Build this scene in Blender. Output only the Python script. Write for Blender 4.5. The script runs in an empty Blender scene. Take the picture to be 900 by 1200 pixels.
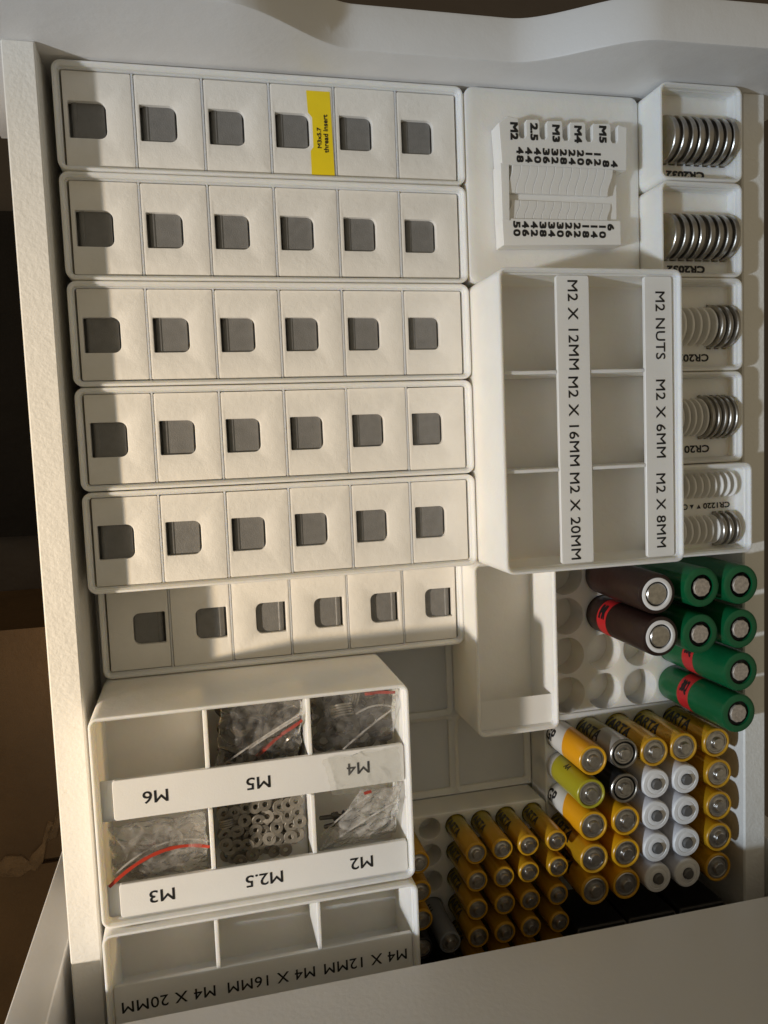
import bpy, bmesh, math, random
from mathutils import Vector, Matrix, noise
S = 0.001                      # everything below is written in millimetres
random.seed(7)
SC = bpy.context.scene
COL = SC.collection

# ------------------------------------------------------------------ camera
cam = bpy.data.cameras.new('camera')
co = bpy.data.objects.new('camera', cam)
COL.objects.link(co)
R = Matrix(((0.97167213, 0.05802391, -0.22909934), (-0.0401269, 0.99582234, 0.08202257), (0.23290151, -0.070506, 0.96994113)))
co.matrix_world = Matrix.Translation(Vector((45.3347, -154.493, 385.09)) * S) @ R.to_4x4()
cam.sensor_fit = 'HORIZONTAL'
cam.sensor_width = 36.0
cam.lens = 36.0 * 926.4 / 900.0
cam.clip_start = 0.01
cam.clip_end = 50
SC.camera = co

# ------------------------------------------------------------------ light
w = bpy.data.worlds.new('World')
SC.world = w
w.use_nodes = True
bg = w.node_tree.nodes['Background']
bg.inputs[0].default_value = (1.0, 0.85, 0.60, 1)
bg.inputs[1].default_value = 0.20
# a plain room: bright ceiling overhead, dimmer walls lower down
_nt = w.node_tree
_tc = _nt.nodes.new('ShaderNodeTexCoord'); _sx = _nt.nodes.new('ShaderNodeSeparateXYZ'); _mr = _nt.nodes.new('ShaderNodeMapRange')
_nt.links.new(_tc.outputs['Generated'], _sx.inputs[0]); _pw = _nt.nodes.new('ShaderNodeMath'); _pw.operation = 'POWER'; _pw.use_clamp = True; _pw.inputs[1].default_value = 1.4
_nt.links.new(_sx.outputs['Z'], _pw.inputs[0]); _nt.links.new(_pw.outputs[0], _mr.inputs[0])
_mr.inputs[1].default_value = 0.0; _mr.inputs[2].default_value = 1.0; _mr.inputs[3].default_value = 0.065; _mr.inputs[4].default_value = 0.31
_nt.links.new(_mr.outputs[0], bg.inputs[1])

def window_light(name, energy, col, cone, aim, soft):
    sp = bpy.data.lights.new(name, 'SPOT')
    so = bpy.data.objects.new(name, sp)
    COL.objects.link(so)
    so.location = Vector((-800, -345, 600)) * S
    so.rotation_euler = (Vector(aim) * S - so.location).to_track_quat('-Z', 'Y').to_euler()
    sp.energy = energy; sp.color = col
    sp.spot_size = math.radians(cone); sp.spot_blend = 1.0
    sp.shadow_soft_size = soft
window_light('low_sun_through_window', 31, (1.0, 0.55, 0.04), 31, (-130, -235, 40), 0.016)
window_light('bright_sky_round_the_sun', 30, (0.82, 0.96, 1.12), 44, (20, -235, 40), 0.028)

SC.render.engine = 'CYCLES'
SC.view_settings.view_transform = 'Standard'
SC.view_settings.look = 'None'
SC.view_settings.gamma = 1
SC.view_settings.exposure = 0.07

# ------------------------------------------------------------------ materials
def mat(name, col, rough=0.5, metal=0.0, bump=None, sss=0.0, var=None, spec=0.5, coat=0.0):
    m = bpy.data.materials.new(name); m.use_nodes = True
    nt = m.node_tree; b = nt.nodes['Principled BSDF']
    b.inputs['Base Color'].default_value = (*col, 1)
    b.inputs['Roughness'].default_value = rough
    b.inputs['Metallic'].default_value = metal
    b.inputs['Specular IOR Level'].default_value = spec
    b.inputs['Coat Weight'].default_value = coat
    if sss:
        b.inputs['Subsurface Weight'].default_value = sss
        b.inputs['Subsurface Radius'].default_value = (1, 0.75, 0.45)
        b.inputs['Subsurface Scale'].default_value = 0.009
    tc = nt.nodes.new('ShaderNodeTexCoord')
    geo = nt.nodes.new('ShaderNodeNewGeometry')
    if var:     # (scale per metre, amount)
        n = nt.nodes.new('ShaderNodeTexNoise'); n.inputs['Scale'].default_value = var[0]; n.inputs['Detail'].default_value = 4
        nt.links.new(geo.outputs['Position'], n.inputs['Vector'])
        mr = nt.nodes.new('ShaderNodeMapRange'); mr.inputs[1].default_value = 0.3; mr.inputs[2].default_value = 0.7
        mr.inputs[3].default_value = 1 - var[1]; mr.inputs[4].default_value = 1 + var[1] * 0.4
        nt.links.new(n.outputs['Fac'], mr.inputs[0])
        mx = nt.nodes.new('ShaderNodeVectorMath'); mx.operation = 'SCALE'
        mx.inputs[0].default_value = col
        nt.links.new(mr.outputs[0], mx.inputs['Scale'])
        nt.links.new(mx.outputs[0], b.inputs['Base Color'])
    if bump:    # list of (scale, height in m)
        prev = None
        for sc_, h_ in bump:
            n = nt.nodes.new('ShaderNodeTexNoise'); n.inputs['Scale'].default_value = sc_; n.inputs['Detail'].default_value = 3
            nt.links.new(geo.outputs['Position'], n.inputs['Vector'])
            bp = nt.nodes.new('ShaderNodeBump'); bp.inputs['Strength'].default_value = 1.0; bp.inputs['Distance'].default_value = h_
            nt.links.new(n.outputs['Fac'], bp.inputs['Height'])
            if prev: nt.links.new(prev.outputs[0], bp.inputs['Normal'])
            prev = bp
        nt.links.new(prev.outputs[0], b.inputs['Normal'])
    return m

PLA = mat('printed_plastic', (0.84, 0.815, 0.76), 0.5, bump=[(1400, 0.00006), (250, 0.00018)], sss=0.6, var=(45, 0.05))
PLA_W = mat('printed_plastic_bright', (0.80, 0.79, 0.76), 0.42, bump=[(1600, 0.00005)], sss=0.1, var=(60, 0.03))
LID = mat('lid_plastic', (0.77, 0.755, 0.715), 0.46, bump=[(2200, 0.00008), (300, 0.00022)], var=(70, 0.05))
LATCH = mat('grey_latch_plastic', (0.175, 0.174, 0.170), 0.36, bump=[(2600, 0.00018)], var=(300, 0.12))
PAINT = mat('painted_board', (0.78, 0.765, 0.72), 0.5, bump=[(650, 0.00022), (160, 0.0003)], var=(12, 0.04))
PAINT_S = mat('smooth_painted_board', (0.76, 0.755, 0.75), 0.4, bump=[(900, 0.00005), (60, 0.0004)], var=(8, 0.03))
FRONTP = mat('cabinet_paint', (0.86, 0.85, 0.84), 0.4, bump=[(500, 0.00006)], var=(9, 0.04))
INK = mat('black_ink', (0.008, 0.008, 0.010), 0.45)
YEL = mat('yellow_label', (0.86, 0.66, 0.01), 0.35, var=(150, 0.04))
METAL = mat('steel', (0.42, 0.40, 0.37), 0.33, 1.0, bump=[(900, 0.00006)], var=(300, 0.15))
NICKEL = mat('battery_contact', (0.55, 0.53, 0.50), 0.3, 1.0, bump=[(800, 0.00008)], var=(500, 0.25))
NUB = mat('grey_contact', (0.15, 0.145, 0.14), 0.42, 0.3, bump=[(900, 0.00008)])
SPOTM = mat('pitted_contact', (0.50, 0.43, 0.36), 0.55, 0.4, bump=[(900, 0.0002)], var=(700, 0.3))
ZINC = mat('zinc_washer', (0.27, 0.245, 0.205), 0.5, 0.4, bump=[(1200, 0.00006)], var=(350, 0.25))
DARKM = mat('dark_steel', (0.16, 0.15, 0.14), 0.35, 0.9, bump=[(1000, 0.0001)], var=(300, 0.3))
BLACKP = mat('black_plastic', (0.012, 0.012, 0.013), 0.35)
GREEN = mat('green_sleeve', (0.004, 0.10, 0.033), 0.30, bump=[(300, 0.00012)], var=(120, 0.12))
BROWN = mat('brown_sleeve', (0.022, 0.010, 0.008), 0.33, bump=[(300, 0.00012)], var=(120, 0.15))
REDB = mat('red_label', (0.50, 0.018, 0.022), 0.4, var=(200, 0.1))
WHITE = mat('white_ring', (0.78, 0.77, 0.76), 0.4)
WSLEEVE = mat('white_sleeve', (0.74, 0.73, 0.75), 0.28, var=(150, 0.03))
ORANGE = mat('orange_ring', (0.55, 0.29, 0.014), 0.32)
AMBER = mat('amber_ring', (0.66, 0.34, 0.01), 0.32)
LIME = mat('lime_ring', (0.38, 0.34, 0.02), 0.32)
GREY9 = mat('grey_sleeve', (0.20, 0.21, 0.23), 0.35)
REDD = mat('dull_red_zip_strip', (0.30, 0.035, 0.022), 0.45)
REDZ = mat('red_zip_strip', (0.48, 0.045, 0.02), 0.4, sss=0.0)
CARD = mat('cardboard', (0.17, 0.092, 0.034), 0.75, bump=[(120, 0.0012), (900, 0.0003)], var=(14, 0.25))
CARD_T = mat('torn_cardboard', (0.26, 0.155, 0.07), 0.8, bump=[(300, 0.002)], var=(60, 0.4))
FLOOR = mat('dark_floor', (0.105, 0.078, 0.060), 0.5, bump=[(40, 0.002)], var=(5, 0.25))
FLOOR_SHADE = mat('floor_shade_sheet', (0.022, 0.017, 0.014), 0.9, bump=[(60, 0.004)], var=(6, 0.4))  # near-black colour stands in for shade on the floor

def sleeve(name, low, high, z0, slant=0.0, blur=0.0015, rough=0.3, metal=0.0, line=None):
    """printed battery sleeve: colour changes along the battery's own length"""
    m = mat(name, low, rough, metal)
    nt = m.node_tree; b = nt.nodes['Principled BSDF']
    tc = nt.nodes.new('ShaderNodeTexCoord'); sx = nt.nodes.new('ShaderNodeSeparateXYZ')
    nt.links.new(tc.outputs['Object'], sx.inputs[0])
    ma = nt.nodes.new('ShaderNodeMath'); ma.operation = 'MULTIPLY_ADD'; ma.inputs[1].default_value = slant
    nt.links.new(sx.outputs['X'], ma.inputs[0]); nt.links.new(sx.outputs['Z'], ma.inputs[2])
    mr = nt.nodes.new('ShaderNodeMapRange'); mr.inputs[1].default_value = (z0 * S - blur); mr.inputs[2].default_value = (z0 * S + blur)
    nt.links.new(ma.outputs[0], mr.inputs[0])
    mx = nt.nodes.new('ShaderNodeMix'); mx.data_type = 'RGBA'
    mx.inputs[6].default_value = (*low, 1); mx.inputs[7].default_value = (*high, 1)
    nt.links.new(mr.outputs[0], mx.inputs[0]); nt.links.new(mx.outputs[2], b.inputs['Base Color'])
    return m
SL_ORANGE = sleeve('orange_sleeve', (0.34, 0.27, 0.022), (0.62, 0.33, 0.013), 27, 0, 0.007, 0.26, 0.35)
SL_OLIVE = sleeve('olive_silver_sleeve', (0.24, 0.20, 0.03), (0.45, 0.44, 0.42), 31, 0, 0.0002, 0.28, 0.4)
SL_BLACKS = sleeve('black_silver_sleeve', (0.02, 0.02, 0.02), (0.02, 0.02, 0.02), 31, 0, 0.0002, 0.28, 0.2)
SL_WO = sleeve('white_orange_sleeve', (0.66, 0.66, 0.64), (0.80, 0.36, 0.008), 24, 0.9, 0.0002, 0.28)
SL_WL = sleeve('white_lime_sleeve', (0.62, 0.62, 0.60), (0.38, 0.34, 0.015), 17, 0.3, 0.0002, 0.28)
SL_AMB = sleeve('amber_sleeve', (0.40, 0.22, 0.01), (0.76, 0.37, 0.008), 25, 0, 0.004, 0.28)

def plastic_film(name, haze=0.10, tint=(0.93, 0.91, 0.88)):
    m = bpy.data.materials.new(name); m.use_nodes = True
    nt = m.node_tree; nt.nodes.remove(nt.nodes['Principled BSDF'])
    out = nt.nodes['Material Output']
    tr = nt.nodes.new('ShaderNodeBsdfTransparent'); tr.inputs[0].default_value = (0.96, 0.96, 0.95, 1)
    gl = nt.nodes.new('ShaderNodeBsdfGlossy'); gl.inputs['Roughness'].default_value = 0.10
    df = nt.nodes.new('ShaderNodeBsdfDiffuse'); df.inputs[0].default_value = (*tint, 1)
    tl = nt.nodes.new('ShaderNodeBsdfTranslucent'); tl.inputs[0].default_value = (*tint, 1)
    geo = nt.nodes.new('ShaderNodeNewGeometry')
    n = nt.nodes.new('ShaderNodeTexNoise'); n.inputs['Scale'].default_value = 130; n.inputs['Detail'].default_value = 5
    n.inputs['Distortion'].default_value = 1.5
    nt.links.new(geo.outputs['Position'], n.inputs['Vector'])
    bp = nt.nodes.new('ShaderNodeBump'); bp.inputs['Distance'].default_value = 0.0016
    nt.links.new(n.outputs['Fac'], bp.inputs['Height'])
    nt.links.new(bp.outputs[0], gl.inputs['Normal'])
    lw = nt.nodes.new('ShaderNodeLayerWeight'); lw.inputs['Blend'].default_value = 0.10
    nt.links.new(bp.outputs[0], lw.inputs['Normal'])
    a1 = nt.nodes.new('ShaderNodeAddShader'); 
    m0 = nt.nodes.new('ShaderNodeMixShader'); m0.inputs[0].default_value = 0.5
    nt.links.new(df.outputs[0], m0.inputs[1]); nt.links.new(tl.outputs[0], m0.inputs[2])
    m1 = nt.nodes.new('ShaderNodeMixShader')
    mr = nt.nodes.new('ShaderNodeMapRange'); mr.inputs[1].default_value = 0.35; mr.inputs[2].default_value = 0.75
    mr.inputs[3].default_value = haze * 0.4; mr.inputs[4].default_value = haze * 2.2
    nt.links.new(n.outputs['Fac'], mr.inputs[0]); nt.links.new(mr.outputs[0], m1.inputs[0])
    nt.links.new(tr.outputs[0], m1.inputs[1]); nt.links.new(m0.outputs[0], m1.inputs[2])
    m2 = nt.nodes.new('ShaderNodeMixShader')
    nt.links.new(lw.outputs['Fresnel'], m2.inputs[0]); nt.links.new(m1.outputs[0], m2.inputs[1]); nt.links.new(gl.outputs[0], m2.inputs[2])
    nt.nodes.remove(a1)
    nt.links.new(m2.outputs[0], out.inputs['Surface'])
    return m
FILM00 = plastic_film('faint_bag_film', 0.05)
FILM0 = plastic_film('thin_bag_film', 0.085)
FILM = plastic_film('clear_bag_film', 0.16)
FILM2 = plastic_film('cloudy_bag_film', 0.26)

# ------------------------------------------------------------------ mesh helpers
class MB:
    def __init__(s, o=(0, 0, 0)):
        s.v = []; s.f = []; s.o = Vector(o); s.words = []
    def add(s, vs, fs):
        b = len(s.v)
        s.v += [Vector(v) for v in vs]; s.f += [[b + i for i in f] for f in fs]
    def loft(s, rings, cap0=True, cap1=True):
        n = len(rings[0]); b = len(s.v)
        for r in rings: s.v += [Vector(p) for p in r]
        for k in range(len(rings) - 1):
            for i in range(n):
                j = (i + 1) % n
                s.f.append([b + k * n + i, b + k * n + j, b + (k + 1) * n + j, b + (k + 1) * n + i])
        if cap0: s.f.append([b + i for i in range(n)][::-1])
        if cap1: s.f.append([b + (len(rings) - 1) * n + i for i in range(n)])
    def box(s, x0, y0, z0, x1, y1, z1, c=0.3, r=None):
        r = c if r is None else r
        a = (x0, y0, x1, y1)
        s.loft([rr(*a, r, z0 + 0, c * .7), rr(*a, r, z0 + c), rr(*a, r, z1 - c), rr(*a, r, z1, c * .7)])
    def lathe(s, prof, seg=28, m=None, top=True):
        m = m or Matrix.Identity(4)
        rings = []
        for r, z in prof:
            rings.append([m @ Vector((r * math.cos(2 * math.pi * k / seg), r * math.sin(2 * math.pi * k / seg), z)) for k in range(seg)])
        s.loft(rings, top, top)
    def tube(s, pts, r, seg=8):
        rings = []
        for i, p in enumerate(pts):
            p = Vector(p); a = Vector(pts[max(i - 1, 0)]); b_ = Vector(pts[min(i + 1, len(pts) - 1)])
            q = (b_ - a).to_track_quat('Z', 'Y')
            rings.append([p + q @ Vector((r * math.cos(2 * math.pi * k / seg), r * math.sin(2 * math.pi * k / seg), 0)) for k in range(seg)])
        s.loft(rings)
    def mesh(s, name, sharp=32):
        me = bpy.data.meshes.new(name)
        me.from_pydata([((v - s.o) * S)[:] for v in s.v], [], s.f)
        me.validate()
        bm = bmesh.new(); bm.from_mesh(me); bmesh.ops.recalc_face_normals(bm, faces=bm.faces); bm.to_mesh(me); bm.free()
        for p in me.polygons: p.use_smooth = True
        me.set_sharp_from_angle(angle=math.radians(sharp))
        return me
    def build(s, name, m, parent=None, sharp=32):
        me = s.mesh(name, sharp); me.materials.append(m)
        o = bpy.data.objects.new(name, me); COL.objects.link(o)
        if parent is not None: o.parent = parent
        else: o.location = s.o * S
        return o

def rr(x0, y0, x1, y1, r, z, off=0.0, n=5):
    """rounded rectangle, r one radius or four (BR, TR, TL, BL); same point count always"""
    rs = r if isinstance(r, (list, tuple)) else (r,) * 4
    x0 += off; y0 += off; x1 -= off; y1 -= off
    cs = [(x1, y0, -90), (x1, y1, 0), (x0, y1, 90), (x0, y0, 180)]
    out = []
    for (cx, cy, a0), q in zip(cs, rs):
        q = max(q - off, 0.15)
        sx = -1 if cx == x1 else 1; sy = 1 if cy == y0 else -1
        for k in range(n + 1):
            a = math.radians(a0 + 90 * k / n)
            out.append((cx + sx * q + q * math.cos(a), cy + sy * q + q * math.sin(a), z))
    return out

def tag(o, label=None, cat=None, group=None, kind=None):
    if label: o['label'] = label
    if cat: o['category'] = cat
    if group: o['group'] = group
    if kind: o['kind'] = kind
    return o
def empty(name, loc=(0, 0, 0)):
    o = bpy.data.objects.new(name, None); COL.objects.link(o); o.location = Vector(loc) * S
    o.empty_display_size = 0.01
    return o
def copy_tree(o, parent=None):
    c = o.copy(); COL.objects.link(c); c.parent = parent
    for ch in list(KIDS.get(o.name, [])) or [x for x in o.children]:
        copy_tree(ch, c)
    return c
KIDS = {}

# ------------------------------------------------------------------ lettering
_tc = {}
def text_geo(s, bold=0.0, spacing=1.0):
    k = (s, bold, spacing)
    if k in _tc: return _tc[k]
    cu = bpy.data.curves.new('t', 'FONT'); cu.body = s; cu.resolution_u = 3; cu.space_character = spacing
    o = bpy.data.objects.new('t', cu); COL.objects.link(o)
    bpy.context.view_layer.update()
    me = bpy.data.meshes.new_from_object(o.evaluated_get(bpy.context.evaluated_depsgraph_get()))
    vs = [v.co.copy() for v in me.vertices]; fs = [list(p.vertices) for p in me.polygons]
    bpy.data.objects.remove(o); bpy.data.curves.remove(cu); bpy.data.meshes.remove(me)
    x0 = min(v.x for v in vs); x1 = max(v.x for v in vs); y0 = min(v.y for v in vs); y1 = max(v.y for v in vs)
    vs = [((v.x - x0) / (x1 - x0) - .5, (v.y - y0) / (y1 - y0) - .5) for v in vs]
    _tc[k] = (vs, fs, (x1 - x0) / (y1 - y0))
    return _tc[k]
def put_text(mb, s, cx, cy, z, w_, h_, rot=0.0, bold=0.0, spacing=1.0, nested=False):
    vs, fs, asp = text_geo(s, bold, spacing)
    if w_ is None: w_ = h_ * asp
    if not nested: mb.words.append([len(mb.v), 0, len(mb.f), 0])
    c, n = math.cos(math.radians(rot)), math.sin(math.radians(rot))
    if bold:   # heavy strokes: the glyphs laid over themselves, each pass a hair higher
        k = bold * h_ * 1.3
        for q, (dx, dy) in enumerate(((-k, -k), (k, -k), (-k, k), (k, k), (0, -k), (0, k), (-k, 0), (k, 0))):
            put_text(mb, s, cx + dx, cy + dy, z + .006 * (q + 1), w_ - 2 * k, h_ - 2 * k, rot, 0, spacing, True)
        mb.words[-1][1] = len(mb.v); mb.words[-1][3] = len(mb.f)
        return
    mb.add([(cx + (x * w_) * c - (y * h_) * n, cy + (x * w_) * n + (y * h_) * c, z) for x, y in vs], fs)
    if not nested: mb.words[-1][1] = len(mb.v); mb.words[-1][3] = len(mb.f)
def flat_text(name, mb, m, parent):
    if mb.words and len(mb.words) > 1 and len(mb.words) < 9:
        for a, b, c_, d in mb.words:
            m2_ = MB(mb.o); m2_.v = mb.v[a:b]; m2_.f = [[i - a for i in f] for f in mb.f[c_:d]]
            flat_text(name, m2_, m, parent)
        return None
    me = bpy.data.meshes.new(name); me.from_pydata([((v - mb.o) * S)[:] for v in mb.v], [], mb.f)
    me.materials.append(m)
    o = bpy.data.objects.new(name, me); COL.objects.link(o); o.parent = parent
    return o
def wrap_text_mesh(s, r, z0, length, height, phi0, bold=0.01):
    vs, fs, asp = text_geo(s, bold)
    bm = bmesh.new()
    d = height * 0.035
    for n_, (dx, dy) in enumerate(((0, 0), (d, d), (-d, d), (d, -d), (-d, -d))):
        bv = [bm.verts.new((x * length + dx, y * height + dy, n_ * .012)) for x, y in vs]
        for f in fs:
            try: bm.faces.new([bv[i] for i in f])
            except ValueError: pass
    for k in range(-3, 4):
        bmesh.ops.bisect_plane(bm, geom=bm.verts[:] + bm.edges[:] + bm.faces[:], plane_co=(0, k * height / 8, 0), plane_no=(0, 1, 0))
    for v in bm.verts:
        a = math.radians(phi0) - v.co.y / r
        x = v.co.x
        q = r + .07 + v.co.z
        v.co = Vector((q * math.cos(a), q * math.sin(a), z0 + x)) * S
    me = bpy.data.meshes.new('lettering'); bm.to_mesh(me); bm.free()
    me.materials.append(INK)
    return me

# ------------------------------------------------------------------ floor, drawer, cabinet
def sheet(name, x0, y0, x1, y1, z, m):
    mb = MB(); mb.add([(x0, y0, z), (x1, y0, z), (x1, y1, z), (x0, y1, z)], [[0, 1, 2, 3]])
    return tag(mb.build(name, m), kind='structure')
sheet('floor', -3000, -3000, 3000, 3000, -520, FLOOR)

def front_height(x):
    d = abs(x - 149)
    t = min(max((d - 32) / 54.0, 0), 1)
    t = t * t * (3 - 2 * t)
    return 68.6 + 26 * t + (0.0 if d < 90 else min((d - 90) * 0.02, 2.5))
drawer = tag(empty('drawer', (0, 0, 0)), 'open white drawer with scooped front edge holding all the printed trays', 'drawer')
mb = MB()
xs = [-36 + (334 + 36) * i / 120 for i in range(121)]
y0, y1, zb = 1.0, 19.0, -40.0
prof = []
for x in xs:
    h = front_height(x)
    prof.append([(x, y0, zb), (x, y0, h - 1.2), (x, y0 + .35, h - .35), (x, y0 + 1.2, h), (x, y1 - 1.5, h), (x, y1 - .4, h - .4), (x, y1, h - 1.5), (x, y1, zb)])
mb.loft(prof)
mb.build('front_panel', PAINT_S, drawer, 40)
for xa, xb in ((-15.3, -3.3), (299.4, 311.4)):
    mb = MB(); mb.box(xa, -470, -12, xb, 1.0, 58, 0.9); mb.build('side_wall', PAINT, drawer)
mb = MB(); mb.box(-3.3, -470, -10, 299.4, 1, 0, 0.1); mb.build('bottom_panel', PAINT_S, drawer)
mb = MB(); mb.box(-3.3, -482, -12, 299.4, -470, 50, 0.5); mb.build('back_panel', PAINT, drawer)

cabinet = tag(empty('cabinet', (0, -358, -500)), 'white drawer cabinet whose upper front hides the back of the open drawer', 'cabinet')
O = (0, -358, -500)
for xa, xb in ((-34, -18.6), (314.5, 330)):
    mb = MB(O); mb.box(xa, -800, -519, xb, -358, 480, 0.8); mb.build('side_panel', FRONTP, cabinet)
mb = MB(O); mb.box(-18.4, -376, 97.5, 314.3, -358.6, 253, 1.0); mb.build('upper_drawer_front', FRONTP, cabinet)
mb = MB(O); mb.box(-18.4, -376, -340, 314.3, -358.6, -46, 1.0); mb.build('lower_drawer_front', FRONTP, cabinet)
mb = MB(O); mb.box(-18.4, -799, 92, 314.3, -377, 104, 0.3); mb.build('divider_board', FRONTP, cabinet)
mb = MB(O); mb.box(-18.4, -799, -500, 314.3, -788, 90, 0.3); mb.build('back_board', FRONTP, cabinet)
mb = MB(O); mb.box(-18.4, -376, 256, 314.3, -358.6, 478, 1.0); mb.build('upper_drawer_front', FRONTP, cabinet)  # unseen second front, added with the taller cabinet to block ambient light
mb = MB(O); mb.box(-36, -802, 481, 332, -355, 499, 0.8); mb.build('top_board', FRONTP, cabinet)

# ------------------------------------------------------------------ baseplate
bp_root = tag(empty('baseplate', (0, 0, 0)), 'white printed baseplate grid under the bins, bare beside the large washer bin', 'baseplate')
mb = MB(); mb.box(0, -462, 0.05, 294, -0.3, 0.8, 0.1); mb.build('plate', PLA, bp_root)
for cx in range(7):
    for cy in range(10):
        if not (cx in (3, 4) and cy in (5, 6, 7)): continue
        x0, y0 = 42 * cx, -42 * (cy + 1)
        mb = MB()
        a = (x0, y0, x0 + 42, y0 + 42)
        mb.loft([rr(*a, 0.2, 0.8), rr(*a, .2, 4.6), rr(*a, 4, 4.65, 0.45), rr(*a, 4, 2.6, 2.4), rr(*a, 4, 0.82, 2.5)], False, False)
        mb.build('grid_cell', PLA, bp_root)

# ------------------------------------------------------------------ bin builder
def bin_shell(parent, O, x0, y0, x1, y1, z1, zf, t=2.4, lip=True, m=None, z0=5.2):
    a = (x0, y0, x1, y1); mb = MB(O)
    rings = [rr(*a, 3.75, 1.0, 2.6), rr(*a, 3.75, 2.6, 2.2), rr(*a, 3.75, z0, 0.0), rr(*a, 3.75, z1 - 0.5), rr(*a, 3.75, z1 - .12, 0.14), rr(*a, 3.75, z1, 0.5),
             rr(*a, 3.75, z1 - .05, 0.95)]
    if lip: rings += [rr(*a, 3.75, z1 - 1.1, 1.8), rr(*a, 3.75, z1 - 2.6, 1.9), rr(*a, 3.75, z1 - 3.1, t)]
    else: rings += [rr(*a, 3.75, z1 - .3, t)]
    rings += [rr(*a, 3.75, zf + 1.2, t), rr(*a, 3.75, zf + .3, t + .3), rr(*a, 3.75, zf, t + 1.2)]
    mb.loft(rings)
    return mb.build('bin_body', m or PLA, parent)

# ------------------------------------------------------------------ trays of lidded boxes
def make_lidded(mirror=False):
    root = empty('lidded_box')
    W, H = 25.95, 36.5
    x0, y0, x1, y1 = -W / 2, -H / 2, W / 2, H / 2
    # window
    if not mirror: hx0, hx1, rad = x0 + 1.6, x0 + 15.9, (2.9, 2.9, 0.5, 0.5)
    else: hx0, hx1, rad = x1 - 15.4, x1 - 1.6, (0.5, 0.5, 2.9, 2.9)
    hy0, hy1 = -7.2, 6.9
    mb = MB(); a = (x0, y0, x1, y1); hh = (hx0, hy0, hx1, hy1)
    mb.loft([rr(*a, .7, -7), rr(*a, .7, -.35), rr(*a, .7, -.08, .1), rr(*a, .7, 0, .4), rr(*hh, rad, 0, -.35), rr(*hh, rad, -.12, -.08), rr(*hh, rad, -.4), rr(*hh, rad, -3.2)], False, False)
    mb.build('lid', LID, root)
    mb = MB()
    s = -1 if mirror else 1
    # grey latch: flat pad with a rolled grip on its hinge side, a dark gap beside it
    def P(u): return (hx0 + u) if not mirror else (hx1 - u)
    prof = [(-1.0, -5.5), (0.8, -5.5), (0.9, -3.3), (1.3, -2.5), (2.0, -1.95), (2.8, -1.8), (3.2, -1.95), (3.4, -2.15), (13.3, -2.15), (13.6, -2.5), (13.6, -6.5), (-1.0, -6.5)]
    rings = [[(P(u), yy, z) for u, z in prof] for yy in (hy0 - .6, hy1 + .6)]
    mb.loft(rings)
    mb.build('latch', LATCH, root)
    mb = MB(); mb.box(x0 + .4, y0 + .4, -34 if not mirror else -13, x1 - .4, y1 - .4, -7.05, .3); mb.build('box_body', PLA, root)
    return root
rowname = ['topmost', 'second', 'third', 'fourth', 'fifth', 'lowest, sunken']
trays = []
for i in range(6):
    z1 = 47.8 if i < 5 else 24.6
    yt = -42 * i - .25; yb = yt - 41.5
    dx = 0 if i < 5 else 0.7
    O = (84 + dx, (yt + yb) / 2, 4.7)
    r = empty('long_tray', O)
    lab = ['topmost long white tray of six lidded boxes, against the drawer front',
           'long white tray of lidded boxes just under the one with the yellow label',
           'third long white tray of lidded boxes from the drawer front',
           'fourth long white tray of lidded boxes, between third and fifth',
           'fifth long white tray of lidded boxes, overlapping the sunken tray',
           'low sunken white tray of lidded boxes next to the large washer bin'][i]
    tag(r, lab, 'tray', 'long trays of lidded boxes')
    bin_shell(r, O, .25 + dx, yb, 167.75 + dx, yt, z1, z1 - 11 if i == 5 else z1 - 38, t=2.3)
    zl = 44.4 if i < 5 else 21.6
    for k in range(1, 6):
        xx = 2.75 + dx + 27.08 * k
        mb = MB(O); mb.box(xx - .42, yb + 2.2, zl - 8, xx + .42, yt - 2.2, zl - .05, .16); mb.build('divider', PLA, r)
    KIDS.clear()
ordn = ['leftmost', 'second from left', 'third from left', 'fourth from left', 'fifth from left', 'rightmost']
protoA = make_lidded(); protoB = make_lidded(True)
firstA = firstB = True
bpy.context.view_layer.update()
trn = ['topmost long tray', 'second long tray from the top', 'third long tray from the top', 'fourth long tray from the top', 'fifth long tray from the top', 'low sunken tray']
for i in range(6):
    for k in range(6):
        if i < 5: o = protoA if firstA else copy_tree(protoA); firstA = False
        else: o = protoB if firstB else copy_tree(protoB); firstB = False
        zt = 44.4 if i < 5 else 21.6
        dx = 0 if i < 5 else 0.7
        o.location = Vector((2.75 + 27.08 * k + 13.54 + dx, -42 * i - 21 + random.uniform(-.15, .15), zt + random.uniform(-.15, .15))) * S
        o.rotation_euler = (random.uniform(-.004, .004), random.uniform(-.004, .004), random.uniform(-.004, .004))
        extra = ' with a yellow label' if (i == 0 and k == 3) else ''
        pos = ordn[k]
        tag(o, '%s lidded box%s in the %s' % (pos, extra, trn[i]), 'box', 'small lidded boxes in the long trays')
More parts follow.
